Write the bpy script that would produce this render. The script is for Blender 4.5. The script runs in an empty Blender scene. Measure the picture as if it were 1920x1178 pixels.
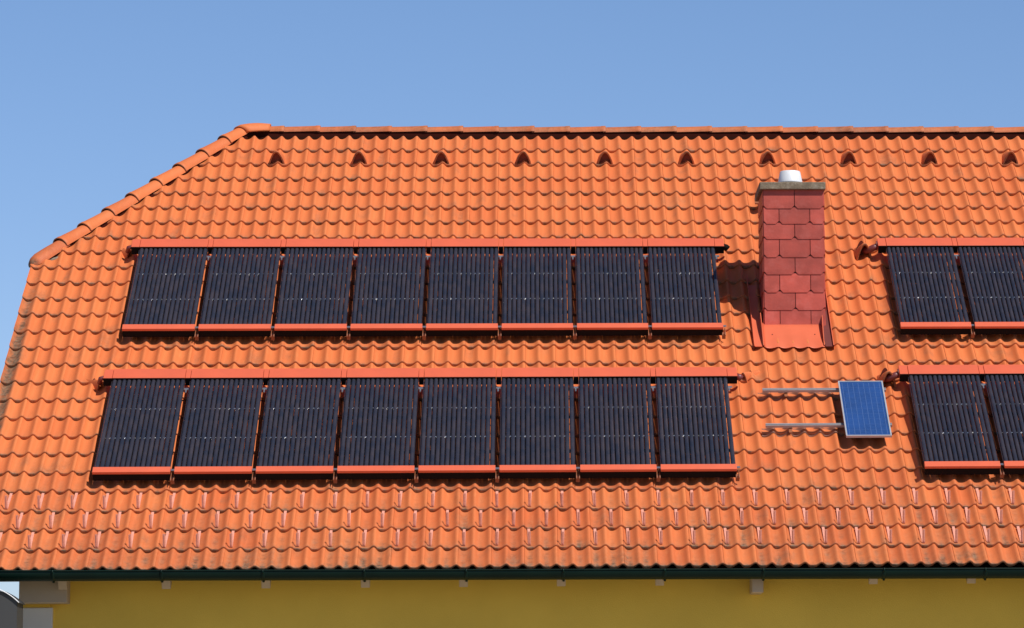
import bpy, bmesh, math, random
from mathutils import Vector, Matrix, noise
random.seed(7)
sc = bpy.context.scene
col = sc.collection
R = math.radians
# ------------------------------------------------------------------ camera
BETA = 0.6213832                       # roof pitch 35.6 degrees
CB, SB = math.cos(BETA), math.sin(BETA)
cam_d = bpy.data.cameras.new("camera"); cam = bpy.data.objects.new("camera", cam_d); col.objects.link(cam)
Rv = Vector((0.99821074, -0.05896325, -0.00993284)); Uv = Vector((0.0024202, -0.12613954, 0.99200956)); Fv = Vector((0.05974503, 0.99025863, 0.12577114))
cam.matrix_world = Matrix(((Rv.x, Uv.x, -Fv.x, 4.569376), (Rv.y, Uv.y, -Fv.y, -32.614473), (Rv.z, Uv.z, -Fv.z, -1.802363), (0, 0, 0, 1)))
cam_d.sensor_width = 36; cam_d.lens = 6773.06 / 1920 * 36
cam_d.shift_x = -451.86 / 1920
cam_d.clip_start = 0.5; cam_d.clip_end = 6000
sc.camera = cam
# ------------------------------------------------------------------ world, sun
SUN_EL, SUN_AZ = 49.5, 38.8            # azimuth measured from -Y towards +X
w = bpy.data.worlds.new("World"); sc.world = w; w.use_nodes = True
nt = w.node_tree; nt.nodes.clear()
sky = nt.nodes.new("ShaderNodeTexSky"); sky.sky_type = 'NISHITA'; sky.sun_disc = False
sky.sun_elevation = R(SUN_EL); sky.sun_rotation = R(180 - SUN_AZ)
sky.altitude = 200; sky.air_density = 1.0; sky.dust_density = 0.6; sky.ozone_density = 6.0
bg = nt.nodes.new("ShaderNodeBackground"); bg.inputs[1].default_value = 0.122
wo = nt.nodes.new("ShaderNodeOutputWorld")
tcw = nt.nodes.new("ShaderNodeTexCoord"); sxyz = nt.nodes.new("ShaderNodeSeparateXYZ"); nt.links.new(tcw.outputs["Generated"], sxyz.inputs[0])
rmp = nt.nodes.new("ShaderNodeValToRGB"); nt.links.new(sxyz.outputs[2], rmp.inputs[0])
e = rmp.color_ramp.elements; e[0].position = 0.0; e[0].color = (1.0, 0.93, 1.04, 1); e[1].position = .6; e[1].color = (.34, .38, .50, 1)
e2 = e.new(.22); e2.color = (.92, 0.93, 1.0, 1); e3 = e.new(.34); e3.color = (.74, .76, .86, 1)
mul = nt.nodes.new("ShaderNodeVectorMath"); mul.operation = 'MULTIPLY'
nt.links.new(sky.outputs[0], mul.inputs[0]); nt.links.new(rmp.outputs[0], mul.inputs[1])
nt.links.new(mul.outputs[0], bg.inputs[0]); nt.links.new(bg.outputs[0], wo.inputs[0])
sd = bpy.data.lights.new("sun", 'SUN'); sun = bpy.data.objects.new("sun", sd); col.objects.link(sun)
sd.energy = 4.8; sd.angle = R(0.53); sd.color = (1.0, 0.95, 0.87)
sv = Vector((math.cos(R(SUN_EL)) * math.sin(R(SUN_AZ)), -math.cos(R(SUN_EL)) * math.cos(R(SUN_AZ)), math.sin(R(SUN_EL))))
sun.rotation_euler = sv.to_track_quat('Z', 'Y').to_euler(); sun.location = (10, -10, 20)
sc.view_settings.view_transform = 'Standard'; sc.view_settings.look = 'None'
sc.view_settings.exposure = 0; sc.view_settings.gamma = 1

# ------------------------------------------------------------------ helpers
XR = Vector((1, 0, 0)); UP = Vector((0, CB, SB)); NR = Vector((0, -SB, CB))
def rp(x, s, h=0.0): return Vector((x, s * CB - h * SB, s * SB + h * CB))
MROOF = Matrix.Rotation(BETA, 4, 'X')

class MB:
    def __init__(s): s.v = []; s.f = []; s.a = []; s.sm = []
    def vert(s, p, a=(1, 0, 0, 1)): s.v.append(tuple(p)); s.a.append(a); return len(s.v) - 1
    def face(s, ids, smooth=False): s.f.append(tuple(ids)); s.sm.append(smooth)
    def box(s, x0, x1, y0, y1, z0, z1, M=None):
        P = [Vector((x, y, z)) for x in (x0, x1) for y in (y0, y1) for z in (z0, z1)]
        if M: P = [M @ p for p in P]
        i = [s.vert(p) for p in P]
        for q in ((0, 1, 3, 2), (4, 6, 7, 5), (0, 4, 5, 1), (2, 3, 7, 6), (0, 2, 6, 4), (1, 5, 7, 3)): s.face([i[k] for k in q])
    def grid(s, rows, smooth=True, close=False):      # rows of points
        n = len(rows[0]); base = len(s.v)
        for r in rows:
            for p in r: s.vert(p)
        for j in range(len(rows) - 1):
            for i in range(n if close else n - 1):
                a = base + j * n + i; b = base + j * n + (i + 1) % n
                s.face((a, b, b + n, a + n), smooth)
    def tube(s, pts, r, seg=12, cap=True, r2=None):
        pts = [Vector(p) for p in pts]; rings = []; N = len(pts)
        up = None
        for k, p in enumerate(pts):
            t = (pts[min(k + 1, N - 1)] - pts[max(k - 1, 0)]).normalized()
            if up is None:
                up = Vector((0, 0, 1)) if abs(t.z) < .9 else Vector((1, 0, 0))
            u = (up - t * up.dot(t)).normalized(); up = u; v = t.cross(u)
            rr = r if r2 is None else r + (r2 - r) * k / (N - 1)
            rings.append([p + (u * math.cos(a) + v * math.sin(a)) * rr for a in [2 * math.pi * i / seg for i in range(seg)]])
        b = len(s.v); s.grid(rings, True, True)
        if cap:
            s.face([b + i for i in range(seg)][::-1]); e = b + (N - 1) * seg; s.face([e + i for i in range(seg)])
    def build(s, name, mat, parent=None, M=None, bevel=0, attr=False, solid=0):
        me = bpy.data.meshes.new(name); me.from_pydata(s.v, [], s.f); me.materials.append(mat)
        me.polygons.foreach_set("use_smooth", s.sm)
        if attr:
            ca = me.color_attributes.new("wear", 'FLOAT_COLOR', 'POINT')
            ca.data.foreach_set("color", [c for q in s.a for c in q])
        bm = bmesh.new(); bm.from_mesh(me)
        if not attr: bmesh.ops.recalc_face_normals(bm, faces=bm.faces)
        if bevel: bmesh.ops.bevel(bm, geom=list(bm.edges), offset=bevel, segments=1, affect='EDGES', profile=0.5)
        bm.to_mesh(me); bm.free(); me.update()
        o = bpy.data.objects.new(name, me); col.objects.link(o)
        if solid:
            md = o.modifiers.new("thickness", 'SOLIDIFY'); md.thickness = solid; md.offset = -1
        if parent: o.parent = parent
        if M is not None: o.matrix_local = M
        return o
def tag(o, label=None, cat=None, group=None, kind=None):
    if label: o["label"] = label
    if cat: o["category"] = cat
    if group: o["group"] = group
    if kind: o["kind"] = kind
    return o
def empty(name, M, parent=None):
    o = bpy.data.objects.new(name, None); col.objects.link(o); o.empty_display_size = .2
    o.matrix_local = M
    if parent: o.parent = parent
    return o
def kids(o): return [c for c in bpy.data.objects if c.parent == o]
def copy_tree(o, parent=None, M=None):
    c = o.copy(); col.objects.link(c); c.parent = parent
    if M is not None: c.matrix_local = M
    for ch in kids(o): copy_tree(ch, c)
    return c

# ------------------------------------------------------------------ materials
def mat(name, color, rough=.5, metal=0, spec=.5, var=.08, scale=6, bump=0, bscale=60, dark=None, darkamt=0, dscale=3, coat=0, tone=0):
    m = bpy.data.materials.new(name); m.use_nodes = True; n = m.node_tree; b = n.nodes["Principled BSDF"]
    b.inputs["Roughness"].default_value = rough; b.inputs["Metallic"].default_value = metal
    b.inputs["Specular IOR Level"].default_value = spec; b.inputs["Coat Weight"].default_value = coat
    tc = n.nodes.new("ShaderNodeTexCoord")
    no = n.nodes.new("ShaderNodeTexNoise"); no.inputs["Scale"].default_value = scale; no.inputs["Detail"].default_value = 6
    n.links.new(tc.outputs["Object"], no.inputs["Vector"])
    mr = n.nodes.new("ShaderNodeMapRange"); mr.inputs[1].default_value = .3; mr.inputs[2].default_value = .7
    mr.inputs[3].default_value = 1 - var; mr.inputs[4].default_value = 1 + var
    n.links.new(no.outputs[0], mr.inputs[0])
    mx = n.nodes.new("ShaderNodeVectorMath"); mx.operation = 'SCALE'; mx.inputs[0].default_value = color[:3]
    n.links.new(mr.outputs[0], mx.inputs["Scale"]); out = mx.outputs[0]
    if dark:
        n2 = n.nodes.new("ShaderNodeTexNoise"); n2.inputs["Scale"].default_value = dscale; n2.inputs["Detail"].default_value = 8; n2.inputs["Roughness"].default_value = .65
        n.links.new(tc.outputs["Object"], n2.inputs["Vector"])
        m2 = n.nodes.new("ShaderNodeMapRange"); m2.inputs[1].default_value = .5; m2.inputs[2].default_value = .68; m2.inputs[3].default_value = 0; m2.inputs[4].default_value = darkamt
        n.links.new(n2.outputs[0], m2.inputs[0])
        mi = n.nodes.new("ShaderNodeMix"); mi.data_type = 'RGBA'; n.links.new(m2.outputs[0], mi.inputs[0]); n.links.new(out, mi.inputs[6]); mi.inputs[7].default_value = (*dark, 1); out = mi.outputs[2]
    if tone:
        at = n.nodes.new("ShaderNodeAttribute"); at.attribute_name = "wear"; sp = n.nodes.new("ShaderNodeSeparateColor"); n.links.new(at.outputs["Color"], sp.inputs[0])
        m3 = n.nodes.new("ShaderNodeMapRange"); m3.inputs[3].default_value = 1 - tone; m3.inputs[4].default_value = 1 + tone; n.links.new(sp.outputs[0], m3.inputs[0])
        v3 = n.nodes.new("ShaderNodeVectorMath"); v3.operation = 'SCALE'; n.links.new(out, v3.inputs[0]); n.links.new(m3.outputs[0], v3.inputs["Scale"]); out = v3.outputs[0]
    n.links.new(out, b.inputs["Base Color"])
    if bump:
        nb = n.nodes.new("ShaderNodeTexNoise"); nb.inputs["Scale"].default_value = bscale; nb.inputs["Detail"].default_value = 5
        n.links.new(tc.outputs["Object"], nb.inputs["Vector"])
        bp = n.nodes.new("ShaderNodeBump"); bp.inputs["Strength"].default_value = bump; bp.inputs["Distance"].default_value = .01
        n.links.new(nb.outputs[0], bp.inputs["Height"]); n.links.new(bp.outputs[0], b.inputs["Normal"])
    return m

TILE = (0.63, 0.170, 0.052)
def tile_material():
    m = bpy.data.materials.new("clay_tile"); m.use_nodes = True; n = m.node_tree; L = n.links; b = n.nodes["Principled BSDF"]
    b.inputs["Roughness"].default_value = .62; b.inputs["Specular IOR Level"].default_value = .3
    tc = n.nodes.new("ShaderNodeTexCoord"); at = n.nodes.new("ShaderNodeAttribute"); at.attribute_name = "wear"
    sp = n.nodes.new("ShaderNodeSeparateColor"); L.new(at.outputs["Color"], sp.inputs[0])
    def nz(scale, det=6, ro=.6, vec=None):
        k = n.nodes.new("ShaderNodeTexNoise"); k.inputs["Scale"].default_value = scale; k.inputs["Detail"].default_value = det; k.inputs["Roughness"].default_value = ro
        L.new(vec or tc.outputs["Object"], k.inputs["Vector"]); return k.outputs[0]
    def rng(x, a, b_, c, d):
        k = n.nodes.new("ShaderNodeMapRange"); k.inputs[1].default_value = a; k.inputs[2].default_value = b_; k.inputs[3].default_value = c; k.inputs[4].default_value = d
        L.new(x, k.inputs[0]); return k.outputs[0]
    def mth(op, a, b_):
        k = n.nodes.new("ShaderNodeMath"); k.operation = op
        for i, x in enumerate((a, b_)):
            if isinstance(x, (int, float)): k.inputs[i].default_value = x
            else: L.new(x, k.inputs[i])
        return k.outputs[0]
    def mix(f, a, b_):
        k = n.nodes.new("ShaderNodeMix"); k.data_type = 'RGBA'
        for i, x in ((0, f), (6, a), (7, b_)):
            if isinstance(x, tuple): k.inputs[i].default_value = (*x, 1)
            elif isinstance(x, (int, float)): k.inputs[i].default_value = x
            else: L.new(x, k.inputs[i])
        return k.outputs[2]
    big = rng(nz(.55, 3), .35, .65, 0, 1)
    base = mix(big, TILE, (0.65, 0.182, 0.056))
    base = mix(rng(sp.outputs[0], 0, 1, 0, 1), base, (0.57, 0.130, 0.040))       # tile to tile
    # fine streaks down the slope
    mp = n.nodes.new("ShaderNodeMapping"); mp.inputs["Rotation"].default_value = (-BETA, 0, 0); mp.inputs["Scale"].default_value = (26, 2.5, 8); mp.vector_type = 'POINT'
    L.new(tc.outputs["Object"], mp.inputs[0])
    st = rng(nz(1.0, 5, .6, mp.outputs[0]), .55, .75, 0, .35)
    base = mix(st, base, (0.70, 0.25, 0.09))
    # dirt: on edges and where wear (G) is high
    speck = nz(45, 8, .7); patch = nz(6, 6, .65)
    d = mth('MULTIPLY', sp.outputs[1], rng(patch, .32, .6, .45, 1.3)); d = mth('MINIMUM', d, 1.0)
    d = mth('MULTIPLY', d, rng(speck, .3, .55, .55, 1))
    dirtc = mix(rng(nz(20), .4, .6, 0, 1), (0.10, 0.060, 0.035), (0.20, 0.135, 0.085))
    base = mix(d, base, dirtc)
    # sparse dark specks everywhere
    base = mix(rng(nz(90, 3, .5), .66, .74, 0, .45), base, (0.25, 0.09, 0.04))
    L.new(base, b.inputs["Base Color"])
    bp = n.nodes.new("ShaderNodeBump"); bp.inputs["Strength"].default_value = .25; bp.inputs["Distance"].default_value = .004
    L.new(nz(110, 4), bp.inputs["Height"]); L.new(bp.outputs[0], b.inputs["Normal"])
    return m
M_TILE = tile_material()
M_RED = mat("red_coated_metal", (0.64, 0.122, 0.056), .42, 0, .5, .05, 3, dark=(.45, .1, .06), darkamt=.25, dscale=5)
M_REDDK = mat("dark_red_coated_metal", (0.20, 0.045, 0.028), .5)
def mat_tube():
    m = bpy.data.materials.new("dark_vacuum_glass"); m.use_nodes = True; n = m.node_tree; L = n.links; b = n.nodes["Principled BSDF"]
    b.inputs["Roughness"].default_value = .2; b.inputs["Specular IOR Level"].default_value = .6
    oi = n.nodes.new("ShaderNodeObjectInfo"); tc = n.nodes.new("ShaderNodeTexCoord")
    mp = n.nodes.new("ShaderNodeMapping"); mp.inputs["Scale"].default_value = (3, 5, 3)
    ad = n.nodes.new("ShaderNodeVectorMath"); ad.operation = 'ADD'; L.new(tc.outputs["Object"], ad.inputs[0])
    sc_ = n.nodes.new("ShaderNodeVectorMath"); sc_.operation = 'SCALE'; sc_.inputs[0].default_value = (40, 40, 40); L.new(oi.outputs["Random"], sc_.inputs["Scale"]); L.new(sc_.outputs[0], ad.inputs[1])
    L.new(ad.outputs[0], mp.inputs[0])
    no = n.nodes.new("ShaderNodeTexNoise"); no.inputs["Scale"].default_value = 1.0; no.inputs["Detail"].default_value = 4; L.new(mp.outputs[0], no.inputs["Vector"])
    cr = n.nodes.new("ShaderNodeValToRGB"); e = cr.color_ramp.elements
    e[0].position = .32; e[0].color = (.022, .026, .040, 1); e[1].position = .68; e[1].color = (.046, .040, .048, 1)
    L.new(no.outputs[0], cr.inputs[0]); L.new(cr.outputs[0], b.inputs["Base Color"])
    n2 = n.nodes.new("ShaderNodeTexNoise"); n2.inputs["Scale"].default_value = 14; n2.inputs["Detail"].default_value = 3; L.new(ad.outputs[0], n2.inputs["Vector"])
    bp = n.nodes.new("ShaderNodeBump"); bp.inputs["Strength"].default_value = .35; bp.inputs["Distance"].default_value = .01; L.new(n2.outputs[0], bp.inputs["Height"]); L.new(bp.outputs[0], b.inputs["Normal"])
    return m
M_TUBE = mat_tube()
M_BLACK = mat("matt_black", (0.007, 0.005, 0.005), .7, 0, .1)
M_INS = mat("pipe_insulation", (0.16, 0.035, 0.035), .45)
M_STEEL = mat("zinc_steel", (0.72, 0.72, 0.70), .3, .9, .5, .1, 30)
M_ALU = mat("aluminium", (0.36, 0.35, 0.36), .38, .25, .5, .08, 30)
M_FRAMEA = mat("frame_aluminium", (0.46, 0.48, 0.51), .4, .3)
M_BROWN = mat("brown_painted_steel", (0.26, 0.085, 0.035), .55)
M_PLATE = mat("dull_brown_sheet", (0.22, 0.085, 0.05), .6)
M_GUARD = mat("pale_red_guard_metal", (0.70, 0.30, 0.215), .65, .1, .5, .12, 40)
M_SHING = mat("dark_red_shingle", (0.40, 0.064, 0.042), .5, 0, .4, .22, 5, tone=.22, bump=.15, bscale=40, dark=(.48, .11, .085), darkamt=.45, dscale=9)
M_SHBASE = mat("shingle_backing", (0.13, 0.025, 0.02), .7)
M_CAP = mat("weathered_concrete", (0.17, 0.135, 0.095), .9, 0, .2, .22, 18, bump=.6, bscale=50, dark=(.34, .30, .24), darkamt=.7, dscale=14)
M_COWL = mat("white_cowl_metal", (0.74, 0.76, 0.78), .35, .1, .5, .06, 12)
M_FLASH = mat("salmon_sheet_metal", (0.62, 0.130, 0.058), .5, 0, .4, .05, 4)
M_UNDER = mat("dark_underlay", (0.020, 0.007, 0.005), 1.0, 0, 0)
M_GREEN = mat("dark_green_gutter", (0.0016, 0.012, 0.0085), .38, 0, .16, .15, 4)
M_YELLOW = mat("yellow_render", (0.76, 0.485, 0.078), .9, 0, .1, .07, 1.2, bump=.35, bscale=160)
M_GREYR = mat("greige_render", (0.44, 0.34, 0.235), .9, 0, .2, .05, 2, bump=.2, bscale=120)
M_WHITER = mat("pale_grey_render", (0.60, 0.56, 0.49), .9, 0, .2, .04, 2, bump=.2, bscale=120)
M_RAFT = mat("painted_rafter", (0.46, 0.35, 0.25), .7)
M_WOOD = mat("soffit_board", (0.20, 0.14, 0.085), .7)
M_VENTIN = mat("vent_mesh_brown", (0.17, 0.04, 0.028), .8)
M_ROLL = mat("ridge_roll_brown", (0.045, 0.010, 0.007), 1.0, 0, 0)
M_MORTAR = mat("grey_mortar", (0.20, 0.16, 0.12), .95, 0, .1, .3, 30, bump=.5, bscale=80)
M_SHED = mat("grey_sheet", (0.050, 0.050, 0.050), .6, 0, .3, .04, 3)
M_SHEDTR = mat("white_trim", (0.8, 0.8, 0.8), .5)
def mat_ground():
    return mat("pale_gravel_ground", (0.36, 0.33, 0.27), .95, 0, .2, .15, .8, bump=.4, bscale=30, dark=(.10, .16, .05), darkamt=.8, dscale=.08)
def mat_pv():
    m = bpy.data.materials.new("polycrystalline_cells"); m.use_nodes = True; n = m.node_tree; L = n.links; b = n.nodes["Principled BSDF"]
    b.inputs["Roughness"].default_value = .22; b.inputs["Specular IOR Level"].default_value = .5
    tc = n.nodes.new("ShaderNodeTexCoord"); vo = n.nodes.new("ShaderNodeTexVoronoi"); vo.inputs["Scale"].default_value = 55
    L.new(tc.outputs["Object"], vo.inputs["Vector"])
    cr = n.nodes.new("ShaderNodeValToRGB"); cr.color_ramp.elements[0].color = (0.014, 0.038, 0.115, 1); cr.color_ramp.elements[1].color = (0.026, 0.066, 0.19, 1)
    sx = n.nodes.new("ShaderNodeSeparateColor"); L.new(vo.outputs["Color"], sx.inputs[0]); L.new(sx.outputs[0], cr.inputs[0])
    no = n.nodes.new("ShaderNodeTexNoise"); no.inputs["Scale"].default_value = 3.5; L.new(tc.outputs["Object"], no.inputs["Vector"])
    mi = n.nodes.new("ShaderNodeMix"); mi.data_type = 'RGBA'; L.new(no.outputs[0], mi.inputs[0]); L.new(cr.outputs[0], mi.inputs[6]); mi.inputs[7].default_value = (0.024, 0.080, 0.27, 1)
    L.new(mi.outputs[2], b.inputs["Base Color"]); return m
M_PV = mat_pv()
M_BUS = mat("cell_busbar", (0.10, 0.165, 0.34), .4)

# ------------------------------------------------------------------ ground
GZ = -4.6
g = MB(); g.grid([[(-3000, -3000, GZ), (3000, -3000, GZ)], [(-3000, 3000, GZ), (3000, 3000, GZ)]], False)
tag(g.build("ground", mat_ground()), kind="structure")

# ------------------------------------------------------------------ house
HOUSE = empty("house", Matrix.Translation((0, .56, GZ)))
tag(HOUSE, "yellow rendered house with an orange pan-tiled half-hipped roof carrying the solar collectors", "house")
MH = Matrix.Translation((0, -.56, -GZ))       # world -> house local
def hpart(mb, name, m, parent=HOUSE, **k):
    o = mb.build(name, m, None, None, **k)
    o.parent = parent
    o.matrix_local = MH if parent is HOUSE else Matrix.Identity(4)
    return o
XL, XRT = -0.655, 13.2                        # verge, right end of what is built
S = [8.998, 8.652, 8.297, 7.935, 7.586, 7.238, 6.890, 6.547, 6.209, 5.865, 5.518, 5.176, 4.837, 4.482, 4.139, 3.797, 3.442, 3.097, 2.748, 2.398, 2.064, 1.721, 1.385, 1.038, 0.700, 0.363, 0.040]
SR = 9.27                                      # apex of the roof planes
YR, ZR = SR * CB, SR * SB
AMP = 0.050; WAVE = .15
def prof(u):
    ph = (u - .046 * (1 - math.cos(2 * math.pi * u))) * 2 * math.pi
    return AMP * (.5 - .5 * math.cos(ph)) ** 1.45
HA = Vector((-.615, 5.98)); HB = Vector((1.40, SR))       # hip line in (x, s)
hdir = (HB - HA).normalized()
def tiles(courses, main=True):
    mb = MB(); SEG = 11
    for c in courses:
        g_ = S[c - 1] - S[c]
        k0, k1 = -3, int(XRT / .3) + 1
        for k in range(k0, k1):
            u0 = 2 * k - .30; u1 = 2 * k + 1.72
            if c >= 9 and k == k0: u0 = XL / WAVE + .02
            if u1 * WAVE < XL: continue
            if u0 * WAVE < XL: u0 = XL / WAVE
            rnd = random.Random(c * 977 + k * 13 + 5)
            ds = rnd.uniform(-.004, .004); dh = rnd.uniform(-.0012, .0022); sk = rnd.uniform(-.0025, .0025)
            tint = rnd.random() ** 1.6 * (.55 if c < 21 else .9)
            low = max(0, (c - 19) / 7) ** 1.3 * rnd.uniform(.25, .95)
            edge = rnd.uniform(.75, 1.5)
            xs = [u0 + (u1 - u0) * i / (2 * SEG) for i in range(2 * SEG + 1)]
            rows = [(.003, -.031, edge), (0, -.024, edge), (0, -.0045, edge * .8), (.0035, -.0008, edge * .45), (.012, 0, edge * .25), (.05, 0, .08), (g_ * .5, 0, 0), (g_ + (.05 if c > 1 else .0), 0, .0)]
            base = len(mb.v)
            for (a, dhh, dirt) in rows:
                for i, u in enumerate(xs):
                    t = i / (2 * SEG)
                    s = S[c] + ds + a + sk * (t - .5)
                    ph = u - math.floor(u)
                    vl = .5 + .5 * math.cos(2 * math.pi * ph)
                    h = prof(u) + (.020 + .017 * vl) * (1 - a / g_) + dhh * (.75 + .4 * vl) + dh + .004 * (1 - t)
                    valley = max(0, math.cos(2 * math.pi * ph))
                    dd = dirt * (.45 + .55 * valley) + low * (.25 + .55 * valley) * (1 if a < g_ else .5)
                    if 9 < c and u < -3.2: dd = max(dd, 1.5 * max(0, 1 - abs(u + 3.88) / .55) * min(1, (c - 9) / 6))
                    nv = noise.noise(Vector((u * .9, s * 3, c * 1.3)))
                    if nv > .42: dd += .25
                    mb.vert(rp(u * WAVE, s, h), (tint, min(dd, 1.6), 0, 1))
            n = len(xs)
            for j in range(len(rows) - 1):
                for i in range(n - 1):
                    a0 = base + j * n + i
                    mb.face((a0, a0 + 1, a0 + n + 1, a0 + n), True)
            # side lap edge (left side of every tile)
            b2 = len(mb.v)
            for (a, dhh, dirt) in rows[2:]:
                for q in (0, -.012):
                    s = S[c] + ds + a - sk * .5
                    mb.vert(rp(xs[0] * WAVE - .0005, s, prof(xs[0]) + .019 * (1 - a / g_) + dhh + dh + .004 + q), (tint, .35, 0, 1))
            for j in range(len(rows) - 3):
                a0 = b2 + 2 * j; mb.face((a0, a0 + 2, a0 + 3, a0 + 1))
    return mb
up_mb = tiles(range(1, 10)); lo_mb = tiles(range(10, 27))
# cut the upper courses along the hip
me = bpy.data.meshes.new("t"); me.from_pydata(up_mb.v, [], up_mb.f)
bm = bmesh.new(); bm.from_mesh(me)
cl = bm.verts.layers.float_color.new("wear")
bm.verts.ensure_lookup_table()
for v, a in zip(bm.verts, up_mb.a): v[cl] = a
pn = rp(hdir.y, -hdir.x) ; pn.normalize()      # in-plane normal pointing to the right of the hip line
bmesh.ops.bisect_plane(bm, geom=list(bm.verts) + list(bm.edges) + list(bm.faces), plane_co=rp(HA.x + .02, HA.y), plane_no=pn, clear_inner=True)
off = len(lo_mb.v)
for v in bm.verts: v.index = -1
for i, v in enumerate(bm.verts):
    v.index = i; lo_mb.vert(v.co, tuple(v[cl]))
for f in bm.faces: lo_mb.face([off + v.index for v in f.verts], True)
bm.free(); bpy.data.meshes.remove(me)
ROOF = hpart(lo_mb, "roof", M_TILE, attr=True)
def rpart(mb, name, m, **k):
    o = mb.build(name, m, ROOF, None, **k); return o      # roof keeps world axes, so children share its frame

# roof boards below the tiles, back slope and half hip
d = MB()
pts = [rp(XL + .03, .06, -.03), rp(XRT, .06, -.03), rp(XRT, SR - .05, -.03), rp(HB.x + .05, SR - .05, -.03), rp(HA.x + .05, HA.y, -.03)]
low = [p - Vector((0, 0, .04)) for p in pts]
ia = [d.vert(p) for p in pts]; ib = [d.vert(p) for p in low]
d.face(ia); d.face(ib[::-1])
for i in range(5): d.face((ia[i], ib[i], ib[(i + 1) % 5], ia[(i + 1) % 5]))
rpart(d, "roof_underlay", M_UNDER)
def wavy(P0, dx, ds, nrm, L, Wd, clipf=None, seg=6):
    """wavy tiled slope given origin, ridge direction, up direction"""
    mb = MB(); n = int(L / .15 * seg); g_ = .345; nc = int(Wd / g_) + 1
    for c in range(nc):
        for a, dh in ((0, 0.0), (0, .02), (g_ + .02, 0)):
            s = c * g_ + a
            if s > Wd: s = Wd
            for i in range(n + 1):
                x = L * i / n
                lo, hi = clipf(s) if clipf else (0, L)
                x = min(max(x, lo), hi)
                mb.vert(P0 + dx * x + ds * s + nrm * (prof(x / .15) + dh), (.3, .15, 0, 1))
        b = c * 3 * (n + 1)
        for j in range(2):
            for i in range(n):
                a0 = b + j * (n + 1) + i
                mb.face((a0, a0 + 1, a0 + n + 2, a0 + n + 1), True)
    return mb
hs = (HB.x - HA.x) / SR                       # not used for the front
YB = 2 * YR
bk = wavy(Vector((XRT, YB, 0)), Vector((-1, 0, 0)), Vector((0, -CB, SB)), Vector((0, SB, CB)), XRT - XL, SR - .1,
          lambda s: (0, XRT - XL - (0 if s < HA.y else (s - HA.y) / (SR - HA.y) * (HB.x - HA.x))), 4)
rpart(bk, "back_slope", M_TILE, attr=True)
pA = rp(HA.x, HA.y); pB = Vector((HB.x, YR, ZR)); pC = Vector((HA.x, YB - pA.y, pA.z))
hl = math.hypot(pB.x - pA.x, pB.z - pA.z); hu = Vector((pB.x - pA.x, 0, pB.z - pA.z)).normalized(); hn = Vector((-hu.z, 0, hu.x))
Lh = pC.y - pA.y
hp = wavy(pC - hu * .04, Vector((0, -1, 0)), hu, hn, Lh, hl, lambda s: (max(0, (s - .04) / hl * Lh / 2), min(Lh, Lh - (s - .04) / hl * Lh / 2)), 6)
rpart(hp, "half_hip_slope", M_TILE, attr=True)

# walls
wl = MB()
wl.box(-.02, XRT - .1, .56, YB - .56, GZ, .20)
o = hpart(wl, "wall", M_YELLOW)
# gable above the wall
gb = MB(); zt = pA.z - .12
for xx in (-.015, .28):
    for (y, z) in ((.57, .21), (YB - .57, .21), (YB - (pA.y + .05), zt), (pA.y + .05, zt)): gb.vert((xx, y, z))
for q in ((0, 3, 2, 1), (4, 5, 6, 7), (0, 1, 5, 4), (1, 2, 6, 5), (2, 3, 7, 6), (3, 0, 4, 7)): gb.face(q)
hpart(gb, "gable_wall", M_YELLOW)
c = MB(); c.box(-.100, .332, .36, .70, -.228, .08)
hpart(c, "corner_corbel", M_GREYR, bevel=.006)
c = MB(); c.box(-.128, .182, .515, .86, GZ + .01, -.262)
hpart(c, "corner_pilaster", M_WHITER, bevel=.004)
c = MB(); c.box(-.10, .16, .53, .84, -.262, -.228)
hpart(c, "pilaster_neck", M_YELLOW)
# rafter tails, fascia
for i, x in enumerate((.30, 1.226, 2.12, 3.015, 3.90, 4.785, 5.68, 7.63, 8.53, 9.43, 10.33)):
    m = MB(); m.box(x - .04, x + .04, .17, .9, -.262, -.08, MROOF)
    hpart(m, "rafter_tail", M_RAFT, bevel=.004)
m = MB(); m.box(6.515, 6.62, .20, .555, -.186, .02); hpart(m, "wall_corbel", M_RAFT, bevel=.006)
m = MB(); m.box(XL + .05, XRT, .02, .045, -.050, .005); hpart(m, "fascia_board", M_WOOD)
# gutter: falls slightly to the right
GR = .068
gm = MB(); rows = []
def gz(x): return .036 - .0041 * (x + .2)
xs = [XL - .03 + (XRT - XL) * i / 30 for i in range(31)]
prof_g = []
for k in range(15):
    a = math.pi + math.pi * k / 14; prof_g.append((-.055 + GR * math.cos(a), GR * math.sin(a) * 1.18))
for k in range(9):                                          # rolled front bead
    a = math.pi * 2 * k / 8; prof_g.insert(0, (-.055 - GR - .002 + .008 * math.cos(a), .004 + .008 * math.sin(a)))
gm.grid([[Vector((x, y, gz(x) + z - .004)) for (y, z) in prof_g] for x in xs], True)
e = len(gm.v)
for (y, z) in prof_g[9:]: gm.vert((xs[0] + .001, y, gz(xs[0]) + z - .004))
gm.face(range(e, len(gm.v)))
GUT = hpart(gm, "gutter", M_GREEN, solid=.002)
for x in (.26, 1.22, 2.12, 3.02, 3.93, 4.80, 5.71, 6.60, 7.69, 8.61, 9.5):
    m = MB()
    ring = []
    for w_ in (-.017, .017):
        ring.append([Vector((x + w_, y * 1.0 + (-.055 - y) * -.06, gz(x) + z * 1.06 - .004)) for (y, z) in prof_g[9:]])
    m.grid(ring, True)
    m.tube([(x + .002, -.055 - GR - .012, gz(x) + .010), (x + .002, -.055 - GR - .012, gz(x) - .028)], .008, 8)
    m.tube([(x + .004, -.055 - .01, gz(x) - .072), (x + .004, -.05, gz(x) - .098)], .012, 8)
    o = m.build("gutter_bracket", M_GREEN, GUT, solid=.004)

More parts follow.
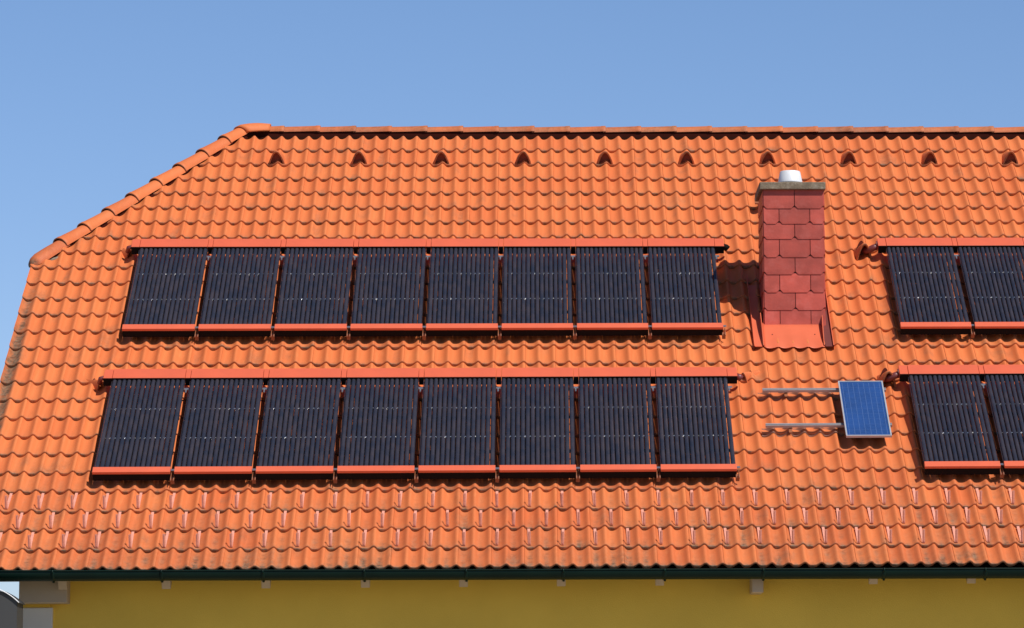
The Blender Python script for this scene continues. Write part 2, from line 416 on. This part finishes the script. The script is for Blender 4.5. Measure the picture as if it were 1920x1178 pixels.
# ridge and hip caps
rb = MB(); rb.box(HB.x + .03, XRT, YR - .085, YR + .085, ZR - .30, ZR - .030)
rpart(rb, "ridge_roll", M_ROLL)
def cap_shell(mb, p0, p1, r0, r1, upv, height=1.0, a0=-90, a1=90, close0=False, drop=0):
    t = (p1 - p0).normalized(); u = (upv - t * upv.dot(t)).normalized(); v = t.cross(u)
    rows = []
    L = (p1 - p0).length
    for (q, rr) in ((0, r0 - .012), (.0005, r0 - .003), (.004, r0), (.045, r0), (.055, r0 - .004), (L * .5, (r0 + r1) / 2 - .003), (L, r1)):
        c = p0 + t * q
        rows.append([c + (u * math.cos(R(a)) * height + v * math.sin(R(a))) * rr for a in [a0 + (a1 - a0) * i / 16 for i in range(17)]])
    b = len(mb.v); mb.grid(rows, True)
    for i in range(b, len(mb.v)):
        row = (i - b) // 17
        mb.a[i] = (mb.tint, .75 if row < 2 else mb.dirt, 0, 1)
x = 1.755; k = 0
while x < XRT - .2:
    k += 1
    rr = random.Random(k * 31)
    m = MB(); m.tint = rr.uniform(.2, .8); m.dirt = rr.uniform(.25, .55)
    z0 = ZR - .040 + rr.uniform(-.002, .002)
    cap_shell(m, Vector((x + .0, YR, z0 + .002)), Vector((x - .43, YR, z0 - .007)), .107, .097, Vector((0, 0, 1)), .74)
    rpart(m, "ridge_tile", M_TILE, attr=True)
    x += .3995
# hip
nh = (NR + hn).normalized()
H0 = rp(HA.x, HA.y); H1 = Vector((HB.x, YR, ZR)); hd = (H1 - H0).normalized(); HL = (H1 - H0).length
hr = MB()
t = hd; u = nh; v = t.cross(u)
P = [H0 + t * q + u * z_ + v * y_ for q in (.05, HL - .05) for z_ in (-.04, .045) for y_ in (-.075, .075)]
ii = [hr.vert(p) for p in P]
for q in ((0, 1, 3, 2), (4, 6, 7, 5), (0, 4, 5, 1), (2, 3, 7, 6), (0, 2, 6, 4), (1, 5, 7, 3)): hr.face([ii[j] for j in q])
rpart(hr, "hip_dark_strip", M_ROLL)  # dark strip filling the gap under the hip caps
hj = [(-.326, 6.301), (-.114, 6.644), (.082, 7.010), (.290, 7.365), (.509, 7.735), (.720, 8.095), (.938, 8.460), (1.142, 8.815)]
qs = [((rp(a, b, .06) - H0).dot(hd)) for a, b in hj]
LIFT = .018
m = MB(); m.tint = .9; m.dirt = .25          # rounded starter
rows = []
q0 = -.06
for (q, sc_, ) in ((q0 - .0, .25), (q0 + .02, .62), (q0 + .07, .88), (q0 + .14, 1.0), (q0 + .3, 1.0), (qs[0] + .05, .92)):
    c_ = H0 + hd * q + nh * (LIFT - .01)
    rows.append([c_ + (u * math.cos(R(a)) + v * math.sin(R(a))) * .102 * sc_ for a in range(-90, 91, 12)])
m.grid(rows, True)
for i in range(len(m.v)): m.a[i] = (.9, .9 if i < 32 else .25, 0, 1)
rpart(m, "hip_starter_tile", M_TILE, attr=True)
for k in range(len(qs)):
    a_ = qs[k]; b_ = (qs[k + 1] if k + 1 < len(qs) else qs[k] + .30) + .04
    m = MB(); rr = random.Random(k); m.tint = rr.uniform(0, .6); m.dirt = rr.uniform(.0, .1)
    cap_shell(m, H0 + hd * a_ + nh * (LIFT + .008), H0 + hd * b_ + nh * (LIFT - .006), .108, .092, nh)
    rpart(m, "hip_tile", M_TILE, attr=True)
# three-way piece at the apex
m = MB(); m.tint = .1; m.dirt = .1
pa = H0 + hd * (qs[-1] + .30) + nh * (LIFT + .010); pe = Vector((1.60, YR, ZR - .036)); rows = []
for k in range(9):
    f = k / 8; c_ = pa.lerp(pe, f) + Vector((0, 0, .016 * math.sin(math.pi * f)))
    tt = hd.lerp(Vector((1, 0, 0)), f).normalized(); uu = (nh.lerp(Vector((0, 0, 1)), f)); uu = (uu - tt * uu.dot(tt)).normalized(); vv = tt.cross(uu)
    rr_ = .112 if k else .100
    rows.append([c_ + (uu * math.cos(R(a)) * (.98 - .12 * f) + vv * math.sin(R(a))) * rr_ for a in range(-90, 91, 10)])
m.grid(rows, True)
for i in range(len(m.v)): m.a[i] = (.1, .08, 0, 1)
rpart(m, "ridge_end_tile", M_TILE, attr=True, solid=.012)
# mortar bedding at the foot of the hip and the stepped verge
m = MB(); m.tube([rp(-.60, 5.99, .0), rp(-.50, 6.05, .012), rp(-.40, 6.13, .01)], .020, 8)
rpart(m, "mortar_bed", M_MORTAR)
m = MB(); m.tube([rp(-.66, 5.93, .012), rp(-.60, 5.90, .010), rp(-.52, 5.885, .02)], .018, 8); m.tube([rp(-.655, 5.97, .02), rp(-.62, 5.9, .012)], .014, 8)
rpart(m, "mortar_bed", M_MORTAR)

# arched ventilation tiles
def hood(mb, x0, s0, wdt=.094, hgt=.185, ln=.32, lean=.03, base=.03):
    """arched hood: mouth looks down the slope"""
    A = [i / 18 for i in range(19)]
    def arch(t_, s, wd, hg, b0=0.0):
        a = math.pi * (1 - t_); xx = math.cos(a); yy = math.sin(a)
        xx = xx * (1 - .30 * yy); yy = yy ** 1.1
        return rp(x0 + xx * wd, s, base - .02 + b0 + yy * hg)
    outer = [(0, 1, 1), (.004, 1.03, 1.02), (.03, 1.0, .98), (ln * .45, .90, .62), (ln * .8, .72, .30), (ln, .5, .10)]
    rows = [[arch(t_, s0 + .0, wdt - .017, hgt - .022) for t_ in A]]
    rows += [[arch(t_, s0 + q + lean * 0, wdt * a, hgt * b) for t_ in A] for (q, a, b) in outer]
    b = len(mb.v); mb.grid([[arch(t_, s0 + .06, wdt - .02, hgt - .026) for t_ in A]] + rows, True)
    for i in range(b, len(mb.v)):
        row = (i - b) // 19
        mb.a[i] = (.6, .75 if row < 3 else .05, 0, 1)
def hood_back(mb, x0, s0, wdt, hgt, base=.03, q=.045):
    A = [i / 12 for i in range(13)]
    pts = []
    for t_ in A:
        a = math.pi * (1 - t_); xx = math.cos(a) * (1 - .30 * math.sin(a)); yy = math.sin(a) ** 1.1
        pts.append(rp(x0 + xx * (wdt - .018), s0 + q, base - .02 + yy * (hgt - .024)))
    mb.face([mb.vert(p) for p in pts])
for i in range(-0, 12):
    xv = (11.5 + 6 * i) * WAVE
    if xv > XRT - .3: break
    m = MB(); hood(m, xv, S[2] + .006)
    o = rpart(m, "vent_tile", M_TILE, attr=True)
    m = MB(); hood_back(m, xv, S[2] + .006, .094, .185); m.build("vent_grille", M_VENTIN, o)

# snow guards
def snow_guard_mesh():
    m = MB(); wd = .0125
    wd = .0125
    base = [(0.30, .010), (.20, .012), (.03, .016), (.008, .018)]
    leg = [(.008, .018), (.000, .026), (.004, .040), (.040, .140)]
    def strap(pts, x0, x1, th=.004):
        m.grid([[rp(x0, s, h) for s, h in pts], [rp(x1, s, h) for s, h in pts], [rp(x1, s + .001, h - th) for s, h in pts], [rp(x0, s + .001, h - th) for s, h in pts], [rp(x0, s, h) for s, h in pts]], False)
    strap(base, -wd, wd); strap(leg, -wd, wd)
    strap([(.000, .038), (.036, .142)], -.003, .003, .008)
    strap([(.040, .140), (.048, .137), (.052, .120)], -wd * .8, wd * .8)
    return m
gm_ = snow_guard_mesh()
g0 = None
for row, (cc, par) in enumerate(((23, 0), (24, 1), (25, 0))):
    u = par - 2
    while u * WAVE < 9.35:
        rr = random.Random(row * 100 + u)
        s_loc = S[cc] + .030 + rr.uniform(-.006, .006)
        M_ = Matrix.Translation(rp(u * WAVE + rr.uniform(-.004, .004), s_loc, .022))
        if g0 is None:
            g0 = gm_.build("snow_guard", M_GUARD, ROOF); gg = g0
        else:
            gg = g0.copy(); col.objects.link(gg)
        gg.matrix_local = M_ @ Matrix.Rotation(rr.uniform(-.03, .03), 4, NR)
        u += 2

# ------------------------------------------------------------------ chimney (part of the house)
CX0, CX1, CY0, CY1 = 6.8722, 7.4883, 3.644, 4.34
m = MB(); m.box(CX0 + .006, CX1 - .006, CY0 + .006, CY1 - .006, 1.8, 4.0924)
CH = hpart(m, "chimney", M_SHBASE)
rowz = [4.0705, 3.8833, 3.7251, 3.5688, 3.3817, 3.2055, 3.0204, 2.8402, 2.6442]
def shingle_face(name, origin, ux, width, nrm, rows, joints_even, joints_odd):
    mb = MB()
    for r in range(len(rows) - 1):
        zt_, zb = rows[r] + .012, rows[r + 1]
        js = joints_even if r % 2 == 0 else joints_odd
        for a, b in zip(js[:-1], js[1:]):
            if b - a < .01: continue
            ch = .031; g2 = .0036
            a2, b2 = a + g2, b - g2
            out = [(a2 + (ch if (b - a) > .2 or a > .05 or True else 0), zb), (b2 - ch, zb), (b2, zb + ch), (b2, zt_), (a2, zt_), (a2, zb + ch)]
            if b2 > width - .01 and b - a < .2: out = [(a2 + ch, zb), (b2 - ch * .3, zb), (b2, zb + ch * .4), (b2, zt_), (a2, zt_), (a2, zb + ch)]
            n_ = len(out)
            def P(q, k_): 
                lift = .011 if q[1] < zb + ch + .001 else .003
                return origin + ux * q[0] + Vector((0, 0, q[1])) + nrm * (lift if k_ else -.004)
            tn = (random.random(), 0, 0, 1)
            i1 = [mb.vert(P(q, 1), tn) for q in out]; i0 = [mb.vert(P(q, 0), tn) for q in out]
            mb.face(i1)
            for j in range(n_): mb.face((i1[j], i0[j], i0[(j + 1) % n_], i1[(j + 1) % n_]))
    o = mb.build(name, M_SHING, CH, attr=True)
    return o
Wc = CX1 - CX0
shingle_face("shingle_cladding", Vector((CX0, CY0, 0)), Vector((1, 0, 0)), Wc, Vector((0, -1, 0)), rowz, [0, .318, Wc], [0, .160, .474, Wc])
Dc = CY1 - CY0
full = rowz + [2.5, 2.3]
shingle_face("shingle_cladding", Vector((CX0, CY1, 0)), Vector((0, -1, 0)), Dc, Vector((-1, 0, 0)), full, [0, .35, Dc], [0, .17, .52, Dc])
shingle_face("shingle_cladding", Vector((CX1, CY0, 0)), Vector((0, 1, 0)), Dc, Vector((1, 0, 0)), full, [0, .35, Dc], [0, .17, .52, Dc])
shingle_face("shingle_cladding", Vector((CX1, CY1, 0)), Vector((-1, 0, 0)), Wc, Vector((0, 1, 0)), rowz, [0, .318, Wc], [0, .160, .474, Wc])
m = MB(); m.box(6.8344, 7.5072, 3.594, 4.40, 4.0754, 4.1501); m.build("chimney_cap", M_CAP, CH, bevel=.006)
# flue cowl
m = MB(); cx, cy = 7.1748, 3.995
ring = lambda r, z: [Vector((cx + r * math.cos(a), cy + r * math.sin(a), z)) for a in [2 * math.pi * i / 40 for i in range(40)]]
m.grid([ring(.112, 4.1979), ring(.123, 4.1979), ring(.127, 4.2038), ring(.1265, 4.2118), ring(.105, 4.3163), ring(.099, 4.3233), ring(.092, 4.3233), ring(.085, 4.2715)], True, True)
CW = m.build("flue_cowl", M_COWL, CH)
m = MB(); m.tube([(cx, cy, 4.1322), (cx, cy, 4.2715)], .085, 28); m.build("flue_pipe", M_BLACK, CH)
# flashing
m = MB()
ap = [[rp(x_, s_, h_ + .028) for x_ in [6.845 + (7.452 - 6.845) * i / 24 for i in range(25)]] for s_, h_ in ((4.56, .045), (4.47, .040), (4.25, .036))]
xa = [6.845 + (7.452 - 6.845) * i / 24 for i in range(25)]
ap.append([rp(x_, 4.075, .056 + prof(x_ / WAVE) * .25) for x_ in xa]); ap.append([rp(x_, 4.060, .052 + prof(x_ / WAVE) * .4) for x_ in xa])
m.grid(ap, True); m.build("apron_flashing", M_FLASH, CH, solid=.003)
def fin(x0, s0, s1, h0, h1, lean):
    mm = MB(); rows = []
    for k in range(9):
        f = k / 8; s_ = s0 + (s1 - s0) * f; hh = h0 + (h1 - h0) * (1 - (1 - f) ** 2)
        rows.append([rp(x0 + lean * f * f, s_, .02), rp(x0 + lean * f * f, s_, .03 + hh), rp(x0 + lean * f * f + .007, s_, .03 + hh), rp(x0 + lean * f * f + .007, s_, .02)])
    mm.grid(rows, False, True); return mm
for nm, x0, s0, s1, h0, h1, ln in (("side_flashing", 6.835, 4.08, 4.64, .05, .12, -.004), ("side_flashing", 7.446, 4.08, 4.66, .05, .12, .012),
                                   ("side_flashing", 7.540, 4.08, 5.6, .05, .065, 0), ("side_flashing", 6.745, 4.08, 5.6, .045, .055, 0)):
    fin(x0, s0, s1, h0, h1, ln).build(nm, M_FLASH, CH)
for xa0, xa1 in ((6.752, 6.835), (7.462, 7.548)):
    m = MB(); m.box(xa0, xa1, 4.09, 5.4, .054, .060, MROOF); m.build("side_gutter", M_SHBASE if xa0 > 7 else M_FLASH, CH)  # right gutter takes the darker material, left one the salmon
m = MB()
for xx in (6.94, 7.37): m.tube([rp(xx, 4.32, .064), rp(xx, 4.32, .074)], .007, 8)
m.build("fixing_screw", M_REDDK, CH)
# unseen plate behind the chimney, added only to cast a small shadow
m = MB(); m.box(6.915, 7.45, 7.12, 7.25, .135, .148, MROOF); m.box(7.0, 7.03, 7.2, 7.4, .02, .15, MROOF); m.box(7.3, 7.33, 7.2, 7.4, .02, .15, MROOF)
ts = empty("shadow_caster", Matrix.Translation(rp(7.1, 7.18, 0)))
tag(ts, "unseen plate on two brackets behind the chimney, added to cast a small shadow", "shadow caster")
o = m.build("shadow_plate", M_BROWN, None); o.parent = ts; o.matrix_local = Matrix.Translation(-rp(7.1, 7.18, 0))

# pipe hoods (part of the roof covering)
def pipe_hood(x0, s0, wd=.10, hg=.14, turn=0.0):
    m = MB(); hood(m, 0, 0, wd, hg, .26)
    m2 = MB(); hood_back(m2, 0, 0, wd, hg, q=.12)
    Mx = Matrix.Translation(rp(x0, s0, .01)) @ Matrix.Rotation(turn, 4, NR)
    o = m.build("pipe_hood", M_TILE, ROOF, Mx, attr=True)
    m2.build("hood_opening", M_VENTIN, o)
pipe_hood(8.01, 6.03, .088, .20, R(14)); pipe_hood(8.025, 3.285, .088, .20, R(14))
pipe_hood(6.60, 3.46, .05, .09, R(-40)); pipe_hood(.335, 3.33, .05, .10, R(40)); pipe_hood(.345, 6.13, .05, .08, R(40))

# ------------------------------------------------------------------ evacuated tube collectors
NT = 15; PITCH = .0467; TR = .0212; MW = .697
def mk_tube():
    m = MB(); seg = 14
    prof_ = [(.055, TR * .3), (.060, TR * .7), (.070, TR * .95), (.085, TR), (1.80, TR)]
    rows = [[Vector((r_ * math.cos(a), s_, .140 + r_ * math.sin(a))) for a in [2 * math.pi * i / seg for i in range(seg)]] for s_, r_ in prof_]
    m.grid(rows, True, True); return m
def make_collector():
    root = empty("solar_collector", MROOF)
    tm = mk_tube(); t0 = None
    for i in range(NT):
        if t0 is None: t0 = tm.build("glass_tube", M_TUBE, root); o = t0
        else: o = t0.copy(); col.objects.link(o); o.parent = root
        rr = random.Random(i)
        o.matrix_local = Matrix.Translation((.0225 + PITCH * i, 0, rr.uniform(-.0015, .0015)))
    h = MB(); h.box(0, MW, 1.760, 1.938, .098, .176); hd_ = h.build("header_box", M_RED, root, bevel=.003)
    h = MB(); h.box(.001, MW - .001, 1.752, 1.7585, .09, .173); h.build("header_black_plate", M_BLACK, hd_)  # black plate covering the lower face of the header
    b = MB()
    P = [(-.004, .004, .136), (-.006, .0, .165), (-.006, .080, .173), (-.004, .084, .136)]
    i0 = [b.vert((-.008, q[1], q[2])) for q in P]; i1 = [b.vert((MW + .010, q[1], q[2])) for q in P]
    b.face(i0[::-1]); b.face(i1)
    for j in range(4): b.face((i0[j], i1[j], i1[(j + 1) % 4], i0[(j + 1) % 4]))
    br = b.build("bottom_rail", M_RED, root, bevel=.002)
    m = MB(); m.box(-.006, MW + .008, .010, .078, .066, .1355); m.build("rail_body", M_BLACK, br)
    for s_ in (1.105, .455):
        m = MB(); m.box(.0, MW, s_ - .012, s_ + .012, .085, .108); m.build("cross_bar", M_BLACK, root)
    for s_ in (1.20, .65):
        m = MB(); m.tube([(0, s_, .1475), (MW, s_, .1475)], .0016, 6)
        for i in range(NT - 1):
            rr = random.Random(i * 7 + int(s_ * 100))
            M2 = Matrix.Translation((.0225 + PITCH * (i + .5), s_, .149)) @ Matrix.Rotation(rr.uniform(-.9, .9), 4, 'X') @ Matrix.Rotation(rr.uniform(-.7, .7), 4, 'Y')
            m.box(-.0040, .0040, -.0045, .0045, -.0025, .0025, M2)
        m.build("clip_strip", M_STEEL, root)
    for xx in (-.004, MW):
        m = MB(); m.box(xx - .002, xx + .002, .13, 1.752, .128, .142); m.build("side_bar", M_TUBE, root)
    return root
proto = make_collector()
def connector(root, x0, x1):
    m = MB(); m.box(x0, x1, 1.763, 1.935, .101, .173); jc = m.build("joint_cover", M_RED, root, bevel=.002)
    m = MB(); m.box(x0, x1, 1.756, 1.7615, .088, .170); m.build("joint_black_plate", M_BLACK, jc)  # black plate covering the lower face of the joint cover
def clamps(root, x=MW):
    m = MB(); m.box(x + .004, x + .052, 1.60, 1.632, .125, .133); m.box(x + .016, x + .030, 1.55, 1.60, .12, .13); m.build("upper_clamp", M_STEEL, root)
    m = MB(); m.box(x + .004, x + .055, .085, .115, .118, .126)
    c_ = m.build("lower_clamp", M_STEEL, root)
    m = MB(); m.tube([(x + .014, .09, .10), (x + .014, -.045, .092)], .006, 8); m.tube([(x + .040, .09, .10), (x + .040, -.045, .092)], .006, 8)
    m.box(x + .010, x + .045, .0, .03, .03, .09)
    m.build("hook_strap", M_BROWN, c_)
ords = ["first", "second", "third", "fourth", "fifth", "sixth", "seventh", "eighth"]
arrays = [("upper left", .463, 4.300, 8), ("lower left", .463, 1.527, 8), ("upper right", 8.235, 4.305, 2), ("lower right", 8.215, 1.557, 2)]
first = True
for nm, x0, s0, cnt in arrays:
    for i in range(cnt):
        M_ = Matrix.Translation(rp(x0 + .7525 * i, s0 - .080, .045)) @ MROOF
        o = proto if first else copy_tree(proto0, None, M_)
        if first: proto.matrix_local = M_
        if cnt == 8:
            where = "upper row, left of the chimney" if nm[:5] == "upper" else "lower row, nearer the gutter"
            lab = "%s dark tube collector from left, long %s" % (ords[i], where)
            grp = "tube collectors in the long %s row" % nm[:5]
        else:
            lab = ("dark tube collector right of the chimney, %s, %s" % ("upper row" if nm[:5] == "upper" else "lower row", "beside the pipe hood" if i == 0 else "cut by the right photo edge"))
            grp = "tube collectors right of the chimney"
        tag(o, lab, "solar collector", grp)
        if first:
            proto0 = copy_tree(proto, None); first = False; todo_del = proto0
        o["_i"] = i
        # parts that differ from module to module
        if i < cnt - 1 or cnt == 2:
            connector(o, MW + .0035, .749); clamps(o)
        if i == 0: connector(o, -.088, -.0035)
        if i == cnt - 1 and cnt == 8: connector(o, MW + .0035, MW + .100); clamps(o, MW - .01)
        if i == 0 and cnt == 8:
            m = MB(); m.tube([(-.085, 1.84, .13), (-.125, 1.85, .115), (-.14, 1.86, .06)], .024, 12); m.build("end_pipe", M_INS, o)
        if i == cnt - 1 and cnt == 8:
            m = MB(); m.tube([(MW + .09, 1.83, .13), (MW + .125, 1.82, .125), (MW + .142, 1.815, .11)], .034, 14); m.build("end_pipe", M_INS if nm[:5] == "lower" else M_BLACK, o)
        if i == 0 and cnt == 2:
            m = MB(); m.tube([(-.086, 1.84, .125), (-.13, 1.835, .110), (-.175, 1.835, .085), (-.205, 1.86, .06), (-.215, 1.92, .035)], .034, 14); m.tube([(-.088, 1.85, .135), (-.10, 1.85, .133)], .041, 14)
            m.build("end_pipe", M_INS, o)
        if "_i" in o: del o["_i"]
for c_ in kids(todo_del):
    for c2 in kids(c_): bpy.data.objects.remove(c2)
    bpy.data.objects.remove(c_)
bpy.data.objects.remove(todo_del)

# ------------------------------------------------------------------ small photovoltaic panel on rails
PX0, PX1, PS0, PS1 = 7.513, 7.951, 2.100, 3.162
pv = empty("photovoltaic_panel", Matrix.Translation(rp(PX0, PS0, .04)) @ MROOF)
tag(pv, "small blue framed photovoltaic panel below the chimney on two rails", "solar panel")
Wp, Hp = PX1 - PX0, PS1 - PS0
fr = .013
m = MB()
m.box(0, Wp, 0, fr, .120, .144); m.box(0, Wp, Hp - fr, Hp, .120, .144); m.box(0, fr, fr, Hp - fr, .120, .1435); m.box(Wp - fr, Wp, fr, Hp - fr, .120, .1435)
m.build("frame", M_FRAMEA, pv)
m = MB(); m.box(fr, Wp - fr, fr, Hp - fr, .125, .138)
cells = m.build("cell_sheet", M_PV, pv)
m = MB()
for i in range(8):
    xx = fr + .024 + i * (Wp - 2 * fr - .048) / 7
    m.box(xx - .0013, xx + .0013, fr + .02, Hp - fr - .02, .138, .1388)
for j in range(1, 10):
    yy = fr + .01 + j * (Hp - 2 * fr - .02) / 10
    m.box(fr + .012, Wp - fr - .012, yy - .0005, yy + .0005, .138, .1385)
m.build("conductor_lines", M_BUS, cells)
m = MB(); m.box(fr + .001, Wp - fr - .001, fr + .001, Hp - fr - .001, .119, .124); m.build("back_sheet", M_BLACK, pv)
for nm, rs, cc, x0 in (("upper", 3.138, 17, 6.770), ("lower", 2.452, 19, 6.762)):
    r_ = empty("mounting_rail", Matrix.Translation(rp(x0, rs - .04, .022)) @ MROOF)
    tag(r_, "%s grey aluminium rail sticking out left from behind the blue panel" % nm, "mounting rail", "rails carrying the blue panel")
    x1 = PX1 + .03 - x0
    m = MB()
    m.box(0, x1, -.020, -.006, .082, .108); m.box(0, x1, .006, .020, .082, .108); m.box(0, x1, -.006, .006, .082, .095)
    m.build("rail_profile", M_ALU, r_)
    for hx in (7.00, 7.72):
        m = MB(); hx -= x0
        m.box(hx - .016, hx + .016, -.012, .004, .045, .082); m.box(hx - .016, hx + .016, S[cc] - rs - .03, .0, .060, .067)
        m.build("roof_hook", M_BROWN, r_)
    m = MB()
    rows = []
    xs_ = [6.73 + (7.50 - 6.73) * i / 70 for i in range(71)]
    for a, hh in ((-.020, -.002), (-.018, .003), (.10, .016)):
        rows.append([Vector((x_ - x0, S[cc] - rs + .04 + a, prof(x_ / WAVE) - .010 + hh + (.004 if int((x_ / WAVE + .5) / 1) % 2 else 0))) for x_ in xs_])
    m.grid(rows, True); m.build("bearer_sheet", M_PLATE, r_)

# ------------------------------------------------------------------ grey round-topped outbuilding at the lower left
sh = empty("round_roofed_shed", Matrix.Translation((-.3, -.6, GZ)))
tag(sh, "dark grey shed with a curved white-edged top, beside the corner pilaster", "shed")
cxs, czs, rs_ = -.323, -.62, .505
arc = [(cxs + rs_ * math.cos(a), czs + rs_ * math.sin(a)) for a in [R(44 + 96 * i / 32) for i in range(33)]]
m = MB(); wallx = arc[0][0] - .010
pts = [(x_, z_) for x_, z_ in arc if cxs * 2 - wallx < x_ < wallx]
E0 = Vector((-.3, -.6, GZ))
fr_ = [m.vert(Vector((x_, -.6, z_ - .01)) - E0) for x_, z_ in pts] + [m.vert(Vector((2 * cxs - wallx, -.6, GZ)) - E0), m.vert(Vector((wallx, -.6, GZ)) - E0)]
ba = [m.vert(Vector((x_, -.22, z_ - .01)) - E0) for x_, z_ in pts] + [m.vert(Vector((2 * cxs - wallx, -.22, GZ)) - E0), m.vert(Vector((wallx, -.22, GZ)) - E0)]
m.face(fr_); m.face(ba[::-1]); n_ = len(fr_)
for j in range(n_): m.face((fr_[j], ba[j], ba[(j + 1) % n_], fr_[(j + 1) % n_]))
m.build("wall", M_SHED, sh)
m = MB()
m.grid([[Vector((x_, y_, z_)) - E0 for x_, z_ in arc] for y_ in (-.615, -.2)], True)
m.build("curved_roof", M_SHED, sh, solid=.005)
m = MB(); m.tube([Vector((x_, -.618, z_)) - E0 for x_, z_ in arc], .0045, 8)
m.build("roof_edge_trim", M_SHEDTR, sh)
